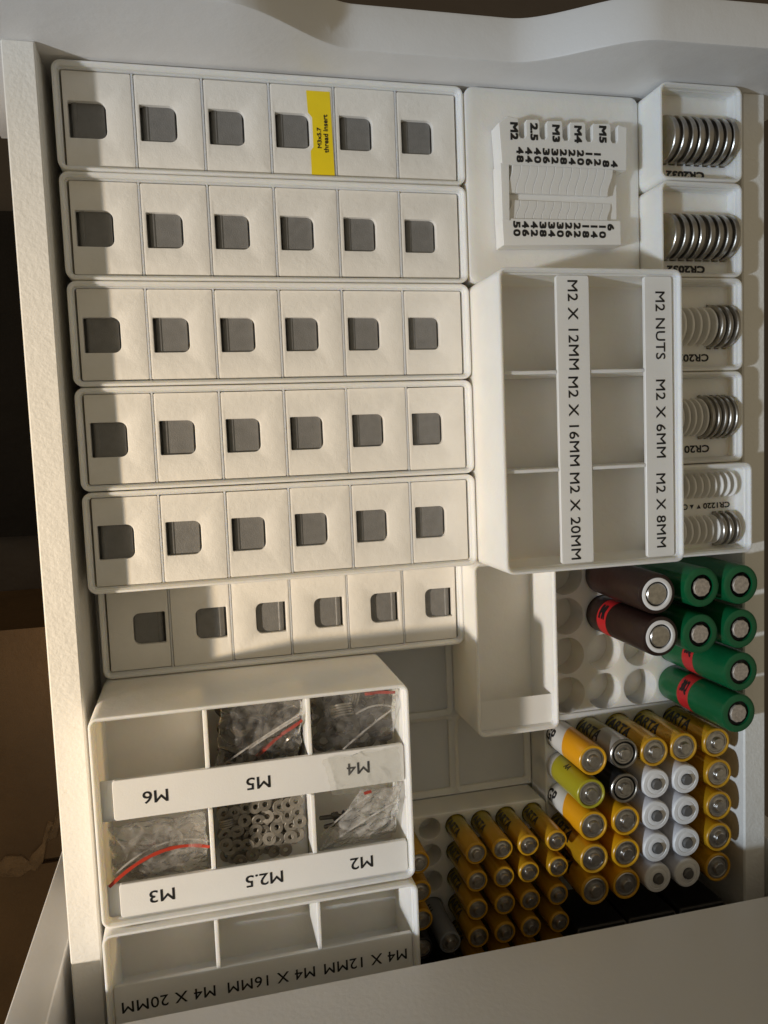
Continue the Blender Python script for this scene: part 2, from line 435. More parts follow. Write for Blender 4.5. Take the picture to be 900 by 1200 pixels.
# yellow sticker stuck on a lid (top row, fourth)
st = empty('sticker', (105, -21.5, 44.6))
tag(st, 'yellow sticker reading M3x5.7 thread insert, stuck on a lid in the topmost tray', 'sticker')
mb = MB((105, -21.5, 44.6)); a = (99.6, -39.1, 109.9, -4.6)
mb.add([(99.6, -4.8, 44.62), (109.6, -4.8, 44.62), (110.2, -39.0, 44.62), (100.4, -39.0, 44.62), (100.4, -29.2, 44.62), (101.6, -27.6, 44.62), (101.6, -15.6, 44.62), (99.9, -13.6, 44.62)],
       [[0, 1, 7], [1, 6, 7], [1, 2, 5, 6], [2, 4, 5], [2, 3, 4]])
mb.build('label_film', YEL, st)
mb = MB((105, -21.5, 44.6)); put_text(mb, 'M3x5.7', 104.2, -23.8, 44.75, 8.4, 1.75, 90, 0.022); put_text(mb, 'thread insert', 107.0, -22.0, 44.75, 15.6, 2.0, 90, 0.022)
flat_text('lettering', mb, INK, st)

# ------------------------------------------------------------------ plate with thread gauge
O = (210, -42, 5)
pr = tag(empty('gauge_tray', O), 'flat topped white tray carrying the screw gauge', 'tray')
a = (168.25, -83.75, 251.75, -.25); mb = MB(O)
mb.loft([rr(*a, 3.75, 1, 2.4), rr(*a, 3.75, 5, 0), rr(*a, 3.75, 47.6), rr(*a, 3.75, 48.1, .15), rr(*a, 3.75, 48.3, .6), rr(*a, 3.75, 48.3, 4)])
mb.build('tray_body', PLA, pr)
O = (211, -43, 48.3)
ga = tag(empty('screw_gauge', O), 'white printed screw gauge with black numbers and five thread notches', 'gauge')
zt = 57.0
# outline with five notches in its upper edge
out = [(181.6, -69.5), (237.6, -68.0), (237.8, -43.0), (241.2, -42.2), (240.9, -17.2)]
for nx in (234.6, 222.4, 211.4, 200.6, 190.9):
    wn = 1.55
    out += [(nx + wn + .7, -16.4), (nx + wn, -17.4), (nx + wn, -23.0), (nx + .8, -24.2), (nx - .8, -24.2), (nx - wn, -23.0), (nx - wn, -17.0), (nx - wn - .7, -16.0)]
out += [(184.2, -15.4), (180.0, -18.5)]
def prism(mb, poly, z0, z1, c=.35):
    cen = Vector((sum(p[0] for p in poly) / len(poly), sum(p[1] for p in poly) / len(poly)))
    n = len(poly)
    def offs(d):
        res = []
        for i in range(n):
            p0 = Vector(poly[i - 1]); p1 = Vector(poly[i]); p2 = Vector(poly[(i + 1) % n])
            e1 = (p1 - p0).normalized(); e2 = (p2 - p1).normalized()
            nn = Vector((-e1.y - e2.y, e1.x + e2.x))
            if nn.length < 1e-5: nn = Vector((-e1.y, e1.x))
            nn.normalize(); res.append(p1 + nn * d)
        return res
    i0 = offs(c)
    mb.loft([[(p[0], p[1], z0) for p in poly], [(p[0], p[1], z1 - c) for p in poly], [(p[0], p[1], z1) for p in i0]])
top_part = [(x, y) for x, y in out if y > -42.9]
# upper block (labels and notches), lower block (numbers), stepped fins between them
up = [(181.0, -35.6), (240.4, -35.6)] + [(x, y) for x, y in out[4:]]
mb = MB(O); prism(mb, up, 48.3, zt); mb.build('upper_block', PLA_W, ga)
mb = MB(O); prism(mb, [(181.0, -69.5), (237.6, -68.2), (237.4, -57.6), (180.6, -57.9)], 48.3, 56.4); mb.build('lower_block', PLA_W, ga)
mb = MB(O); prism(mb, [(180.6, -59), (184.0, -59), (184.4, -35), (180.4, -35)], 48.3, 56.9, .25); mb.build('side_rail', PLA_W, ga)
mb = MB(O); prism(mb, [(184, -58.5), (237.0, -58.0), (237.2, -35.4), (184, -35.4)], 48.3, 53.8, .2); mb.build('slot_floor', PLA_W, ga)
for k in range(13):
    x = 184.6 + k * 4.0
    def fin(yA, yB, za, zb):
        m_ = MB(O); n = 7; ring = []
        for j in range(n + 1):
            t = j / n; y = yA + (yB - yA) * t
            sx = -2.3 * t + 1.3 + 0.35 * math.sin(t * 6.28)
            z = za + (zb - za) * t
            ring.append([(x + sx + .06, y, 50), (x + sx + 4.0, y, 50), (x + sx + 3.96, y, z - .3), (x + sx + 3.8, y, z - .12), (x + sx + .2, y, z), (x + sx + .06, y, z - .1)])
        m_.loft(ring); return m_
    if k < 12:
        fin(-35.7, -47.0, 56.9, 56.0).build('fin', PLA_W, ga)
        fin(-49.8, -58.0, 55.0 - k * .06, 55.5).build('fin', PLA_W, ga)
mb = MB(O)
for s_, x, y in (('M2', 187.0, -21.6), ('2.5', 196.2, -21.4), ('M3', 206.5, -21.6), ('M4', 217.0, -21.5), ('M5', 228.9, -20.9)):
    put_text(mb, s_, x, y, zt + .12, 7.4, 3.6, -90, 0.05)
def digits(mb, num, x, y, z, right=False):
    W = lambda d: 1.0 if d == '1' else 3.0
    if len(num) == 2:
        put_text(mb, num[0], x, y + 1.75, z, W(num[0]), 3.3, -90, 0.045); put_text(mb, num[1], x, y - 1.75, z, W(num[1]), 3.3, -90, 0.045)
    else: put_text(mb, num, x, y, z, W(num), 3.3, -90, 0.045)
for k in range(12):
    n = 48 - 4 * k
    digits(mb, str(n), 189.4 + k * 4.08, -31.3 - (2.1 if n < 10 else 0) , zt + .12)
for k in range(12):
    n = 50 - 4 * k
    digits(mb, str(n), 187.3 + k * 4.1, -62.3 + (1.6 if n < 10 else 0), 56.4 + .12)
flat_text('lettering', mb, INK, ga)

# ------------------------------------------------------------------ coin cell trays
def bool_cut(obj, cutter_mb):
    me = cutter_mb.mesh('cut'); c = bpy.data.objects.new('cut', me); COL.objects.link(c)
    c.location = cutter_mb.o * S
    c.parent = None
    md = obj.modifiers.new('b', 'BOOLEAN'); md.operation = 'DIFFERENCE'; md.solver = 'EXACT'; md.object = c
    bpy.context.view_layer.update()
    me2 = bpy.data.meshes.new_from_object(obj.evaluated_get(bpy.context.evaluated_depsgraph_get()))
    obj.modifiers.clear(); obj.data = me2
    bpy.data.objects.remove(c)
def xdisc(mb, x, y, z, r, t, seg=40, ch=.25):
    M = Matrix.Translation((x, y, z)) @ Matrix.Rotation(math.radians(90), 4, 'Y')
    mb.lathe([(r - ch - .6, 0), (r - ch, 0.0), (r, ch), (r, t - ch), (r - ch, t), (r - ch - .6, t)], seg, M)
cr_lab = ['coin cell tray at the top right corner, full of eight thick coin cells',
          'second coin cell tray from the top with eight thick coin cells',
          'third coin cell tray from the top, with three coins and empty slots',
          'fourth coin cell tray from the top with five thin coins side by side',
          'taller coin cell tray with two rows of slots next to the green batteries']
coin_where = ['the topmost coin tray', 'the second coin tray', 'the third coin tray', 'the fourth coin tray', 'the lowest coin tray']
for i in range(5):
    zf = 57.5 if i < 4 else 62.5
    z1 = 65.2 if i < 4 else 71.4
    yt = -42 * i - .25; O = (273, yt - 20.75, 5)
    r = tag(empty('coin_cell_tray', O), cr_lab[i], 'tray', 'coin cell trays along the right drawer wall')
    body = bin_shell(r, O, 252.25, yt - 41.5, 293.75, yt, z1, zf, t=2.3)
    body.parent = None; body.location = Vector(O) * S
    cm = MB(O)
    if i < 4:
        rad, th, pitch, yc = [(10.2, 3.3, 4.35, yt - 22.2), (10.2, 3.3, 4.35, yt - 22.6), (9.9, 2.5, 4.0, yt - 20.8), (9.9, 2.1, 3.2, yt - 20.4)][i]
        n = [8, 8, 8, 10][i]; xr = 290.6 if i < 3 else 290.0
        slots = [(xr - th - pitch * k, yc, rad) for k in range(n) if xr - th - pitch * k > 255]
    else:
        rad, th, pitch, yc = 7.8, 2.3, 3.55, yt - 30.5
        slots = [(288.2 - th - pitch * k, yc, rad) for k in range(9)]
        slots += [(287.0 - th - pitch * k, yt - 10.0, 7.0) for k in range(9)]
    for (x, y, q) in slots[:[8, 8, 3, 5, 3][i]]: xdisc(cm, x - .1, y, zf + .9, q + .35, th + .2, 32, .05)
    bool_cut(body, cm)
    body.parent = r; body.location = (0, 0, 0)
    for p in body.data.polygons: p.use_smooth = True
    body.data.set_sharp_from_angle(angle=math.radians(32))
    mb = MB(O)
    for (x, y, q) in slots:
        xdisc(mb, x + th + .25, y, zf + .3, q - (2.4 if i < 2 else 1.1), max(pitch - th - .4, .9), 32, .25)
    rib = mb.build('slot_ribs', PLA_W, r); rib['kind'] = 'stuff'
    ncoin = [8, 8, 3, 5, 3][i]
    for k in range(ncoin):
        x, y, q = slots[k]
        q2 = q - .1
        lean = random.uniform(-.05, .05) + 0.02
        OO = (x, y, zf + 1.1)
        c = empty('coin_cell', OO)
        c.rotation_euler = (random.uniform(0, 6), 0, 0)
        mb = MB(); xdisc(mb, 0.0, 0, 0, q2, th * .74, 48, .35); can = mb.build('can', METAL, c)
        mb = MB(); xdisc(mb, th * .70, 0, 0, q2 - .75, th * .26, 48, .2); mb.build('cap', METAL, c)
        c.rotation_euler = (0, lean, random.uniform(-.02, .02))
        nm = ['rightmost', 'second from right', 'third from right', 'fourth from right', 'fifth from right', 'sixth from right', 'seventh from right', 'leftmost'][k]
        if k == ncoin - 1: nm = 'leftmost'
        tag(c, 'steel coin cell standing on edge, %s in %s' % (nm, coin_where[i]), 'battery', 'coin cells standing in their slots')
    mb = MB(O)
    if i < 2: put_text(mb, 'CR2032', 269.6, yt - 36.7, zf + .14, 19.6, 3.4, 180, 0.05)
    elif i == 2: put_text(mb, 'CR2025', 271.6, yt - 34.9, zf + .14, 19.0, 3.5, 180, 0.03)
    elif i == 3: put_text(mb, 'CR2016', 271.6, yt - 35.1, zf + .14, 19.0, 3.5, 180, 0.03)
    else:
        put_text(mb, 'CR1220', 281.2, yt - 19.6, zf + .14, 14.2, 2.7, 180, 0.03)
        put_text(mb, 'CR', 263.7, yt - 19.6, zf + .14, 4.6, 2.7, 180, 0.03)
        for xx, d in ((272.2, 1), (276.4 - 3.6 + 2.6, -1)):
            pass
        tri0 = (len(mb.v), len(mb.f))
        mb.add([(270.7, yt - 20.7, zf + .14), (272.9, yt - 20.7, zf + .14), (271.8, yt - 18.7, zf + .14)][:3], [[0, 1, 2]])
        mb.add([(267.0, yt - 18.7, zf + .14), (269.2, yt - 18.7, zf + .14), (268.1, yt - 20.7, zf + .14)], [[0, 2, 1]])
        mb.words.append([tri0[0], tri0[0] + 3, tri0[1], tri0[1] + 1]); mb.words.append([tri0[0] + 3, tri0[0] + 6, tri0[1] + 1, tri0[1] + 2])
    flat_text('lettering', mb, INK, r)

# ------------------------------------------------------------------ M2 screw bin (2 x 3)
O = (210, -147, 5)
m2 = tag(empty('screw_bin', O), 'tall empty white bin of six compartments marked M2 X 12MM to M2 NUTS', 'bin')
z1 = 80.9
bin_shell(m2, O, 168.25, -209.75, 251.75, -84.25, z1, 56, t=2.4)
def vplate(parent, O, x0, y0, x1, y1, zt, th=1.6, m=PLA_W, name='label_plate', r=1.2):
    mb = MB(O); a = (x0, y0, x1, y1)
    mb.loft([rr(*a, r, zt - th), rr(*a, r, zt - .25), rr(*a, r, zt, .2)]); return mb.build(name, m, parent)
vplate(m2, O, 194.4, -207.2, 209.3, -86.8, z1 - 2.2)
vplate(m2, O, 235.0, -207.2, 248.2, -86.8, z1 - 2.2)
mb = MB(O); mb.box(208.3, -207.3, 55, 209.6, -86.7, z1 - 3.0, .2); mb.build('divider', PLA, m2)
for yy in (-126.3, -167.0):
    for xa, xb in ((170.6, 194.3), (209.6, 234.9)):
        mb = MB(O); mb.box(xa, yy - .75, 55, xb, yy + .75, z1 - 2.6, .3); mb.build('divider', PLA, m2)
    mb = MB(O); mb.box(194.5, yy - .6, 55, 208.2, yy + .6, z1 - 4, .2); mb.build('divider', PLA, m2)
    mb = MB(O); mb.box(235.0, yy - .6, 55, 249.4, yy + .6, z1 - 4, .2); mb.build('divider', PLA, m2)
# corner fillets where openings meet the label strips
mb = MB(O)
for s_, x, ya, yb in (('M2 X 12MM', 201.8, -88.8, -125.6), ('M2 X 16MM', 201.2, -128.4, -165.8), ('M2 X 20MM', 201.0, -168.6, -205.6),
                      ('M2 NUTS', 242.4, -93.2, -121.8), ('M2 X 6MM', 242.2, -130.4, -164.0), ('M2 X 8MM', 241.8, -170.8, -203.2)):
    put_text(mb, s_, x, (ya + yb) / 2, z1 - 2.2 + .1, abs(yb - ya), 4.5, -90, 0.008, 1.05)
flat_text('lettering', mb, INK, m2)

# ------------------------------------------------------------------ narrow bin (1 x 2)
O = (189, -252, 5)
b12 = tag(empty('narrow_bin', O), 'narrow empty white bin with a blank label ledge, left of the empty battery sockets', 'bin')
bin_shell(b12, O, 168.25, -293.75, 209.75, -210.25, 40.6, 14, t=2.2)
mb = MB(O)
yl, yr_, z = -277.4, -291.6, 36.8
mb.loft([[(170.4, yl, z), (170.4, yr_, z), (170.4, yr_, z - 14)], [(207.6, yl, z), (207.6, yr_, z), (207.6, yr_, z - 14)]])
mb.build('label_ledge', PLA_W, b12)

# ------------------------------------------------------------------ battery holders
def holder(name, label, x0, y0, x1, y1, zt, xs, ys, rad, depth=14, cat='battery holder'):
    O = ((x0 + x1) / 2, (y0 + y1) / 2, 5)
    r = tag(empty(name, O), label, cat)
    mb = MB(O); a = (x0, y0, x1, y1)
    mb.loft([rr(*a, 3.75, 1, 2.4), rr(*a, 3.75, 5, 0), rr(*a, 3.75, zt - .4), rr(*a, 3.75, zt, .4)])
    o = mb.build('holder_block', PLA, r)
    o.parent = None; o.location = Vector(O) * S
    cm = MB(O)
    for x in xs:
        for y in ys: cm.lathe([(rad, zt - depth), (rad, zt + 5)], 36, Matrix.Translation((x, y, 0)))
    bool_cut(o, cm)
    o.parent = r; o.location = (0, 0, 0)
    for p in o.data.polygons: p.use_smooth = True
    o.data.set_sharp_from_angle(angle=math.radians(32))
    return r
H1X = [223.2, 243.6, 264.2, 284.4]; H1Y = [-223.0, -243.4, -263.8, -284.2]
holder('cell_holder', 'white holder with round empty sockets under the green and brown cells', 210.25, -293.75, 293.75, -210.25, 23, H1X, H1Y, 9.4)
H2X = [218.4, 234.6, 251.0, 267.3, 284.6]; H2Y = [-304.4, -320.4, -336.4, -352.4, -368.4]
holder('penlight_holder', 'white holder filled with five rows of AA batteries', 210.25, -377.75, 293.75, -294.25, 22.5, H2X, H2Y, 7.5)
H3X = [134.0, 147.6, 161.2, 174.6, 187.6, 202.0]; H3Y = [-343.2, -356.6, -370.2, -383.8, -397.4, -411.0]
holder('slim_cell_holder', 'white holder filled with rows of slim AAA batteries beside the white screw bins', 126.25, -419.75, 209.75, -336.25, 23, H3X, H3Y, 5.6)
O = (252, -400, 5)
r9 = tag(empty('block_battery_holder', O), 'holder for block batteries deep in the shade of the cabinet', 'battery holder')
mb = MB(O); mb.box(210.25, -419.75, 5, 293.75, -378.25, 22, .5, 3); o = mb.build('holder_block', PLA, r9)

# ------------------------------------------------------------------ batteries
def aa(kind, L=50.3, R_=7.15, text='VARTA'):
    root = empty('aa_battery' if R_ > 6 else 'aaa_battery')
    q = R_ / 7.15
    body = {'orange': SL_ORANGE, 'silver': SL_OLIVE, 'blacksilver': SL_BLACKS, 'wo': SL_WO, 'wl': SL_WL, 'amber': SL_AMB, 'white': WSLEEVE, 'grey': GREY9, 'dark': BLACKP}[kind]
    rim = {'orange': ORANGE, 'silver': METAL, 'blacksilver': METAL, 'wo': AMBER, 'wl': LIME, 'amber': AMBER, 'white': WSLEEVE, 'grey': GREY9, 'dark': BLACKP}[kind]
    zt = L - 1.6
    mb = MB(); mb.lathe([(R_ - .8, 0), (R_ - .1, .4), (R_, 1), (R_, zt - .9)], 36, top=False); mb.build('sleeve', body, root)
    if kind == 'white':
        mb = MB(); mb.lathe([(R_, zt - .9), (R_ - .12, zt - .4), (R_ - .5, zt), (R_ * .72, zt + .1), (R_ * .69, zt - .15), (R_ * .66, zt + .0), (R_ * .46, zt + .2), (R_ * .40, zt + .1), (R_ * .39, zt - .6)], 36, top=False); mb.build('white_shoulder', WHITE, root)
        mb = MB(); mb.lathe([(R_ * .40, zt - .5), (R_ * .36, zt - .4), (R_ * .345, L - .3), (R_ * .29, L)], 28); mb.build('nub', NUB, root)
    else:
        mb = MB(); mb.lathe([(R_, zt - .9), (R_ - .06, zt - .2), (R_ - .35, zt + .12), (R_ - .95, zt + .15), (R_ - 1.3 * q, zt - .15), (R_ - 1.35 * q, zt - 1.4)], 36, top=False); mb.build('rim', rim, root)
        if kind in ('silver', 'blacksilver'):
            mb = MB(); mb.lathe([(R_ - 1.3 * q, zt - .95), (R_ - 2.4 * q, zt - .95)], 36); mb.build('insulator', BLACKP, root)
        rc = R_ - (1.38 * q if kind not in ('silver', 'blacksilver') else 2.2 * q)
        mb = MB(); mb.lathe([(rc, zt - .9), (rc, zt - .35), (rc - .35 * q, zt - .15), (rc - .9 * q, zt - .2), (rc - 1.2 * q, zt - .55), (rc - 1.9 * q, zt - .6), (2.95 * q, zt - .35), (2.7 * q, L - .35), (2.45 * q, L), (1.5 * q, L + .02)], 36); mb.build('top_contact', NICKEL, root)
    if text and kind in ('orange', 'silver', 'grey', 'wo', 'wl'):
        tx = {'orange': 'VARTA', 'silver': 'VARTA', 'grey': 'AAA', 'wo': 'GP', 'wl': 'NiMH'}[kind]
        if kind == 'wo': me = wrap_text_mesh('GP', R_, 17, 8.0, 6.0, 160, .02)
        elif kind == 'wl': me = wrap_text_mesh('AA', R_, 30.5, 4.5, 3.0, 118, .02)
        else: me = wrap_text_mesh(tx, R_, 23 * L / 50, 23 * q if kind != 'grey' else 7, 5.6 * q, 140, .02)
        o = bpy.data.objects.new('lettering', me); COL.objects.link(o); o.parent = root
    return root
protos = {}
def place(kind, key, foot, top, make, label, cat, group):
    if key not in protos:
        o = make(); protos[key] = o; bpy.context.view_layer.update()
    else: o = copy_tree(protos[key])
    f, t = Vector(foot), Vector(top)
    o.location = f * S
    q = (t - f).normalized()
    o.rotation_euler = Vector((0, 0, 1)).rotation_difference(q).to_euler()
    if group is not None: tag(o, label, cat, group)
    else: tag(o, label, cat)
    return o
AAM = [['wo', 'silver', 'orange', 'orange', 'orange'],
       ['wl', 'blacksilver', 'white', 'white', 'orange'],
       ['wo', 'amber', 'white', 'white', 'orange'],
       ['orange', 'amber', 'white', 'white', 'orange'],
       ['orange', 'amber', 'white', 'white', 'orange']]
TOPX = [[218.2, 234.4, 250.4, 266.2, 284.2], [216.9, 234.4, 251.0, 267.3, 285.3], [217.8, 234.9, 251.0, 267.2, 285.4], [217.9, 234.7, 251.1, 267.4, 285.3], [218.0, 234.5, 251.4, 267.7, 284.6]]
TOPY = [-304.4, -320.2, -336.2, -352.2, -367.8]
knames = {'wo': 'white and orange', 'silver': 'olive and silver', 'orange': 'orange', 'wl': 'white and lime', 'blacksilver': 'black and silver', 'white': 'white', 'amber': 'amber topped', 'grey': 'grey', 'dark': 'dark'}
rown = ['first', 'second', 'third', 'fourth', 'fifth', 'sixth']
for i in range(5):
    for k in range(5):
        kd = AAM[i][k]
        ty = TOPY[i] + (1.2 if k == 1 and i == 0 else 0) + random.uniform(-.25, .25)
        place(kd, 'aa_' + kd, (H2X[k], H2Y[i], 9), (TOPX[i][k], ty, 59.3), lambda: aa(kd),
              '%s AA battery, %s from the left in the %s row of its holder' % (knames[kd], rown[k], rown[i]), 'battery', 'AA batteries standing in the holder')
AAA = {(0, 2): 'orange', (0, 3): 'orange', (0, 4): 'orange', (0, 5): 'orange'}
for i in range(6):
    for k in range(6):
        kd = None
        if k >= 2: kd = 'orange'
        if k == 0 and i in (0, 1, 2): kd = 'orange'
        if k == 0 and i >= 3: kd = 'dark'
        if k == 1 and i == 3: kd = 'grey'
        if k == 1 and i >= 4: kd = 'dark'
        if not kd: continue
        ty = H3Y[i] - .4 + random.uniform(-.25, .25)
        lx = .35 if k else -.2
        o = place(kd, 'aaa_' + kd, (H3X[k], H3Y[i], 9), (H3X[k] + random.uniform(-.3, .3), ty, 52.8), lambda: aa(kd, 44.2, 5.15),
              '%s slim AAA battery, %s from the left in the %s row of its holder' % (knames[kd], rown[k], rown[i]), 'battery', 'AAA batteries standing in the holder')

def big(kind, band=None):
    root = empty('lithium_cell'); R_ = 9.2; L = 65.0
    sl = GREEN if kind == 'green' else BROWN
    mb = MB(); mb.lathe([(R_ - .7, 0), (R_ - .15, .3), (R_, 1.0), (R_, L - 1.4), (R_ - .25, L - .6), (R_ - .8, L - .25), (R_ - 1.6, L - .15)] + ([(5.9, L - .15), (5.8, L - 1.6)] if kind == 'green' else [(7.6, L - .15), (7.5, L - 1.5)]), 44, top=False); mb.build('sleeve', sl, root)
    if kind == 'green':
        mb = MB(); mb.lathe([(5.85, L - 1.3), (4.2, L - 1.3)], 36); mb.build('insulator', BLACKP, root)
        mb = MB(); mb.lathe([(4.3, L - 1.2), (4.25, L - .3), (4.0, L - .02), (0.8, L)], 10); mb.build('top_contact', SPOTM, root)
    else:
        mb = MB(); mb.lathe([(7.5, L - 1), (7.4, L - .15), (7.1, L), (5.9, L), (5.6, L - .2), (5.55, L - 1)], 44, top=False); mb.build('white_ring', WHITE, root)
        mb = MB(); mb.lathe([(5.6, L - 1.1), (5.0, L - 1.1)], 36); mb.build('insulator', BLACKP, root)
        mb = MB(); mb.lathe([(5.0, L - 1.3), (4.9, L - .5), (4.5, L - .1), (.8, L)], 30); mb.build('top_contact', NICKEL, root)
    if band:
        z0, z1 = band; mb = MB(); n = 26; ri = []
        for z in (z0, z1):
            pass
        a0, a1 = math.radians(55), math.radians(235)
        vs = []; fs = []
        for j in range(n + 1):
            a = a0 + (a1 - a0) * j / n
            for z in (z0, z1): vs.append(((R_ + .06) * math.cos(a), (R_ + .06) * math.sin(a), z))
        for j in range(n): fs.append([2 * j, 2 * j + 1, 2 * j + 3, 2 * j + 2])
        mb.add(vs, fs); mb.build('red_band', REDB, root)
        me = wrap_text_mesh('30Q' if kind == 'green' else 'IMR', R_ + .06, (z0 + z1) / 2, 5, 7, 150, .01)
        # lettering runs round the band
        o = bpy.data.objects.new('lettering', me); COL.objects.link(o); o.parent = root
    return root
cells = [('green', 0, (264.4, -223), (265.2, -223.6), None, 'green lithium cell without band, upper left of the green group'),
         ('green', 0, (285.2, -223), (285.6, -224.0), None, 'green lithium cell without band, upper right of the green group'),
         ('green', 0, (264.4, -243.5), (264.2, -245.0), None, 'green lithium cell without band, lower left of the green four'),
         ('green', 0, (285.0, -243.5), (285.4, -244.6), None, 'green lithium cell without band, directly above the ones with red bands'),
         ('brown', 0, (243.6, -223.5), (242.4, -224.8), None, 'dark brown lithium cell with white ring and no band, next to the M2 bin'),
         ('brown', 1, (243.6, -243.5), (243.9, -244.2), (24, 32.5), 'dark brown lithium cell with white ring and a red band'),
         ('green', 1, (284.6, -264), (285.3, -264.8), (33, 41.5), 'green lithium cell with a lettered red band, middle right'),
         ('green', 2, (284.0, -284), (284.0, -284.4), (30, 39), 'lowest green lithium cell with a red band, next to the AA batteries')]
for kd, var, f, t, band, lab in cells:
    place(kd, 'big_%s_%d' % (kd, var), (f[0], f[1], 9.2), (t[0], t[1], 74), lambda: big(kd, band), lab, 'battery', 'round lithium cells standing in the upper holder')

def nine():
    root = empty('block_battery')
    mb = MB(); mb.box(-12.9, -8.4, 0, 12.9, 8.4, 46.3, .9, 1.6); mb.build('case', BLACKP, root)
    a = (-12.9, -8.4, 12.9, 8.4)
    mb = MB(); mb.loft([rr(*a, 1.6, 46.0, -.05), rr(*a, 1.6, 46.7, .15), rr(*a, 1.6, 46.6, .7), rr(*a, 1.6, 46.3, .9)], False, False); mb.build('crimped_edge', NUB, root)
    mb = MB(); mb.lathe([(2.9, 46), (2.8, 48.6), (2.2, 49), (1.5, 48.4)], 20, Matrix.Translation((-6.3, 0, 0))); mb.build('terminal', METAL, root)
    mb = MB(); mb.lathe([(4.0, 46), (3.7, 47.5), (4.1, 49), (3.2, 49), (2.8, 47.5)], 6, Matrix.Translation((6.3, 0, 0))); mb.build('terminal', METAL, root)
    return root
for k, (x, nm) in enumerate(((223.0, 'leftmost'), (250.0, 'middle'), (278.0, 'rightmost'))):
    place('nine', 'nine', (x, -396.5, 8), (x + .2, -396.2, 60), nine, 'black block battery in the cabinet shade, %s of the three' % nm, 'battery', 'block batteries deep in the drawer')

# ------------------------------------------------------------------ washer bin (3 x 2)
O = (63, -294, 5)
m6 = tag(empty('washer_bin', O), 'tall white six compartment bin marked M6, M5, M4, M3, M2.5 and M2', 'bin')
z1 = 75.8
ZF = 44
bin_shell(m6, O, .25, -335.75, 125.75, -252.25, z1, ZF, t=2.3)
for ya, yb in ((-278.3, -294.3), (-320.0, -333.4)):
    mb = MB(O)
    z = z1 - 4.2
    mb.loft([[(2.6, ya - .2, z), (2.6, yb, z), (2.6, yb, z - 13), (2.6, yb + 1, z - 13)], [(123.4, ya - .2, z), (123.4, yb, z), (123.4, yb, z - 13), (123.4, yb + 1, z - 13)]])
    mb.build('label_shelf', PLA, m6)
    vplate(m6, O, 7.2, yb, 123.2, ya, z1 - 2.4, 1.75, r=1.3)
mb = MB(O); mb.box(2.5, -295.0, ZF - 1, 123.5, -293.9, z1 - 4.3, .2); mb.build('divider', PLA, m6)
for xx in (43.4, 84.2):
    for ya, yb in ((-254.5, -278.2), (-294.9, -319.9)):
        mb = MB(O); mb.box(xx - .9, yb, ZF - 1, xx + .9, ya, z1 - 2.6, .35); mb.build('divider', PLA, m6)
    for ya, yb in ((-278.8, -293.8), (-320.6, -333.2)):
        mb = MB(O); mb.box(xx - .6, yb, ZF - 1, xx + .6, ya, z1 - 17, .2); mb.build('divider', PLA, m6)
mb = MB(O)
for s_, x, y in (('M6', 22.9, -286.5), ('M5', 62.7, -286.6), ('M4', 103.6, -286.2), ('M3', 23.0, -326.8), ('M2.5', 63.0, -327.0), ('M2', 103.3, -326.8)):
    put_text(mb, s_, x, y, z1 - 2.4 + .1, 9.6 if len(s_) == 2 else 15.0, 5.0, 180, 0.008)
flat_text('lettering', mb, INK, m6)

# ------------------------------------------------------------------ M4 screw bin (3 x 1)
O = (63, -357, 5)
m4 = tag(empty('long_screw_bin', O), 'white three compartment bin marked M4 X 12MM, M4 X 16MM and M4 X 20MM', 'bin')
z1 = 79.0
bin_shell(m4, O, .25, -377.75, 125.75, -336.25, z1, 46, t=2.3)
vplate(m4, O, 2.7, -375.4, 123.3, -359.6, z1 - 3.4)
for xx in (43.0, 84.0):
    mb = MB(O); mb.box(xx - .8, -359.4, 45, xx + .8, -338.5, z1 - 2.6, .35); mb.build('divider', PLA, m4)
mb = MB(O)
for s_, xa, xb in (('M4 X 12MM', 85.2, 120.6), ('M4 X 16MM', 46.0, 81.4), ('M4 X 20MM', 5.4, 41.2)):
    put_text(mb, s_, (xa + xb) / 2, -368.6, z1 - 3.3, xb - xa, 4.6, 180, 0.008, 1.05)
flat_text('lettering', mb, INK, m4)

# ------------------------------------------------------------------ washers
def washer(ro, ri, t, m, n=22):
    root = None
    mb = MB()
    rings = []
    for r, z in ((ro - .12, 0), (ro, .12), (ro, t - .12), (ro - .12, t), (ri + .12, t), (ri, t - .12), (ri, .12), (ri + .12, 0), (ro - .12, 0)):
        rings.append([(r * math.cos(2 * math.pi * k / n), r * math.sin(2 * math.pi * k / n), z) for k in range(n)])
    mb.loft(rings, False, False)
    return mb.build('washer', m)
w25 = washer(2.85, 1.05, .75, ZINC)
first = True
rnd = random.Random(3)
def wloc(x, y, z, rx, ry, rz, lab, grp, src):
    global first
    o = src if not src.get('used') else src.copy()
    if src.get('used'): COL.objects.link(o)
    src['used'] = 1
    if 'used' in o and o is not src: del o['used']
    o.location = Vector((x, y, z)) * S; o.rotation_euler = (rx, ry, rz)
    tag(o, lab, 'washer', grp)
    return o
L25 = 'small zinc washer lying loose in the M2.5 compartment'
G25 = 'loose washers in the M2.5 compartment'
for layer in range(3):
    for a_ in range(8 - layer % 2):
        for b_ in range(5 - (layer == 2)):
            if rnd.random() < .04 + .08 * layer: continue
            x = 48.6 + a_ * 4.4 + (layer % 2) * 2.2 + rnd.uniform(-1.0, 1.0)
            y = -301.8 - b_ * 4.7 - (layer % 2) * 2.2 + rnd.uniform(-1.0, 1.0)
            if x > 80.0 or y < -324: continue
            wloc(x, y, ZF + 15.2 + layer * 1.3 + rnd.uniform(0, .8), rnd.uniform(-.32, .32), rnd.uniform(-.32, .32), 0, L25, G25, w25)
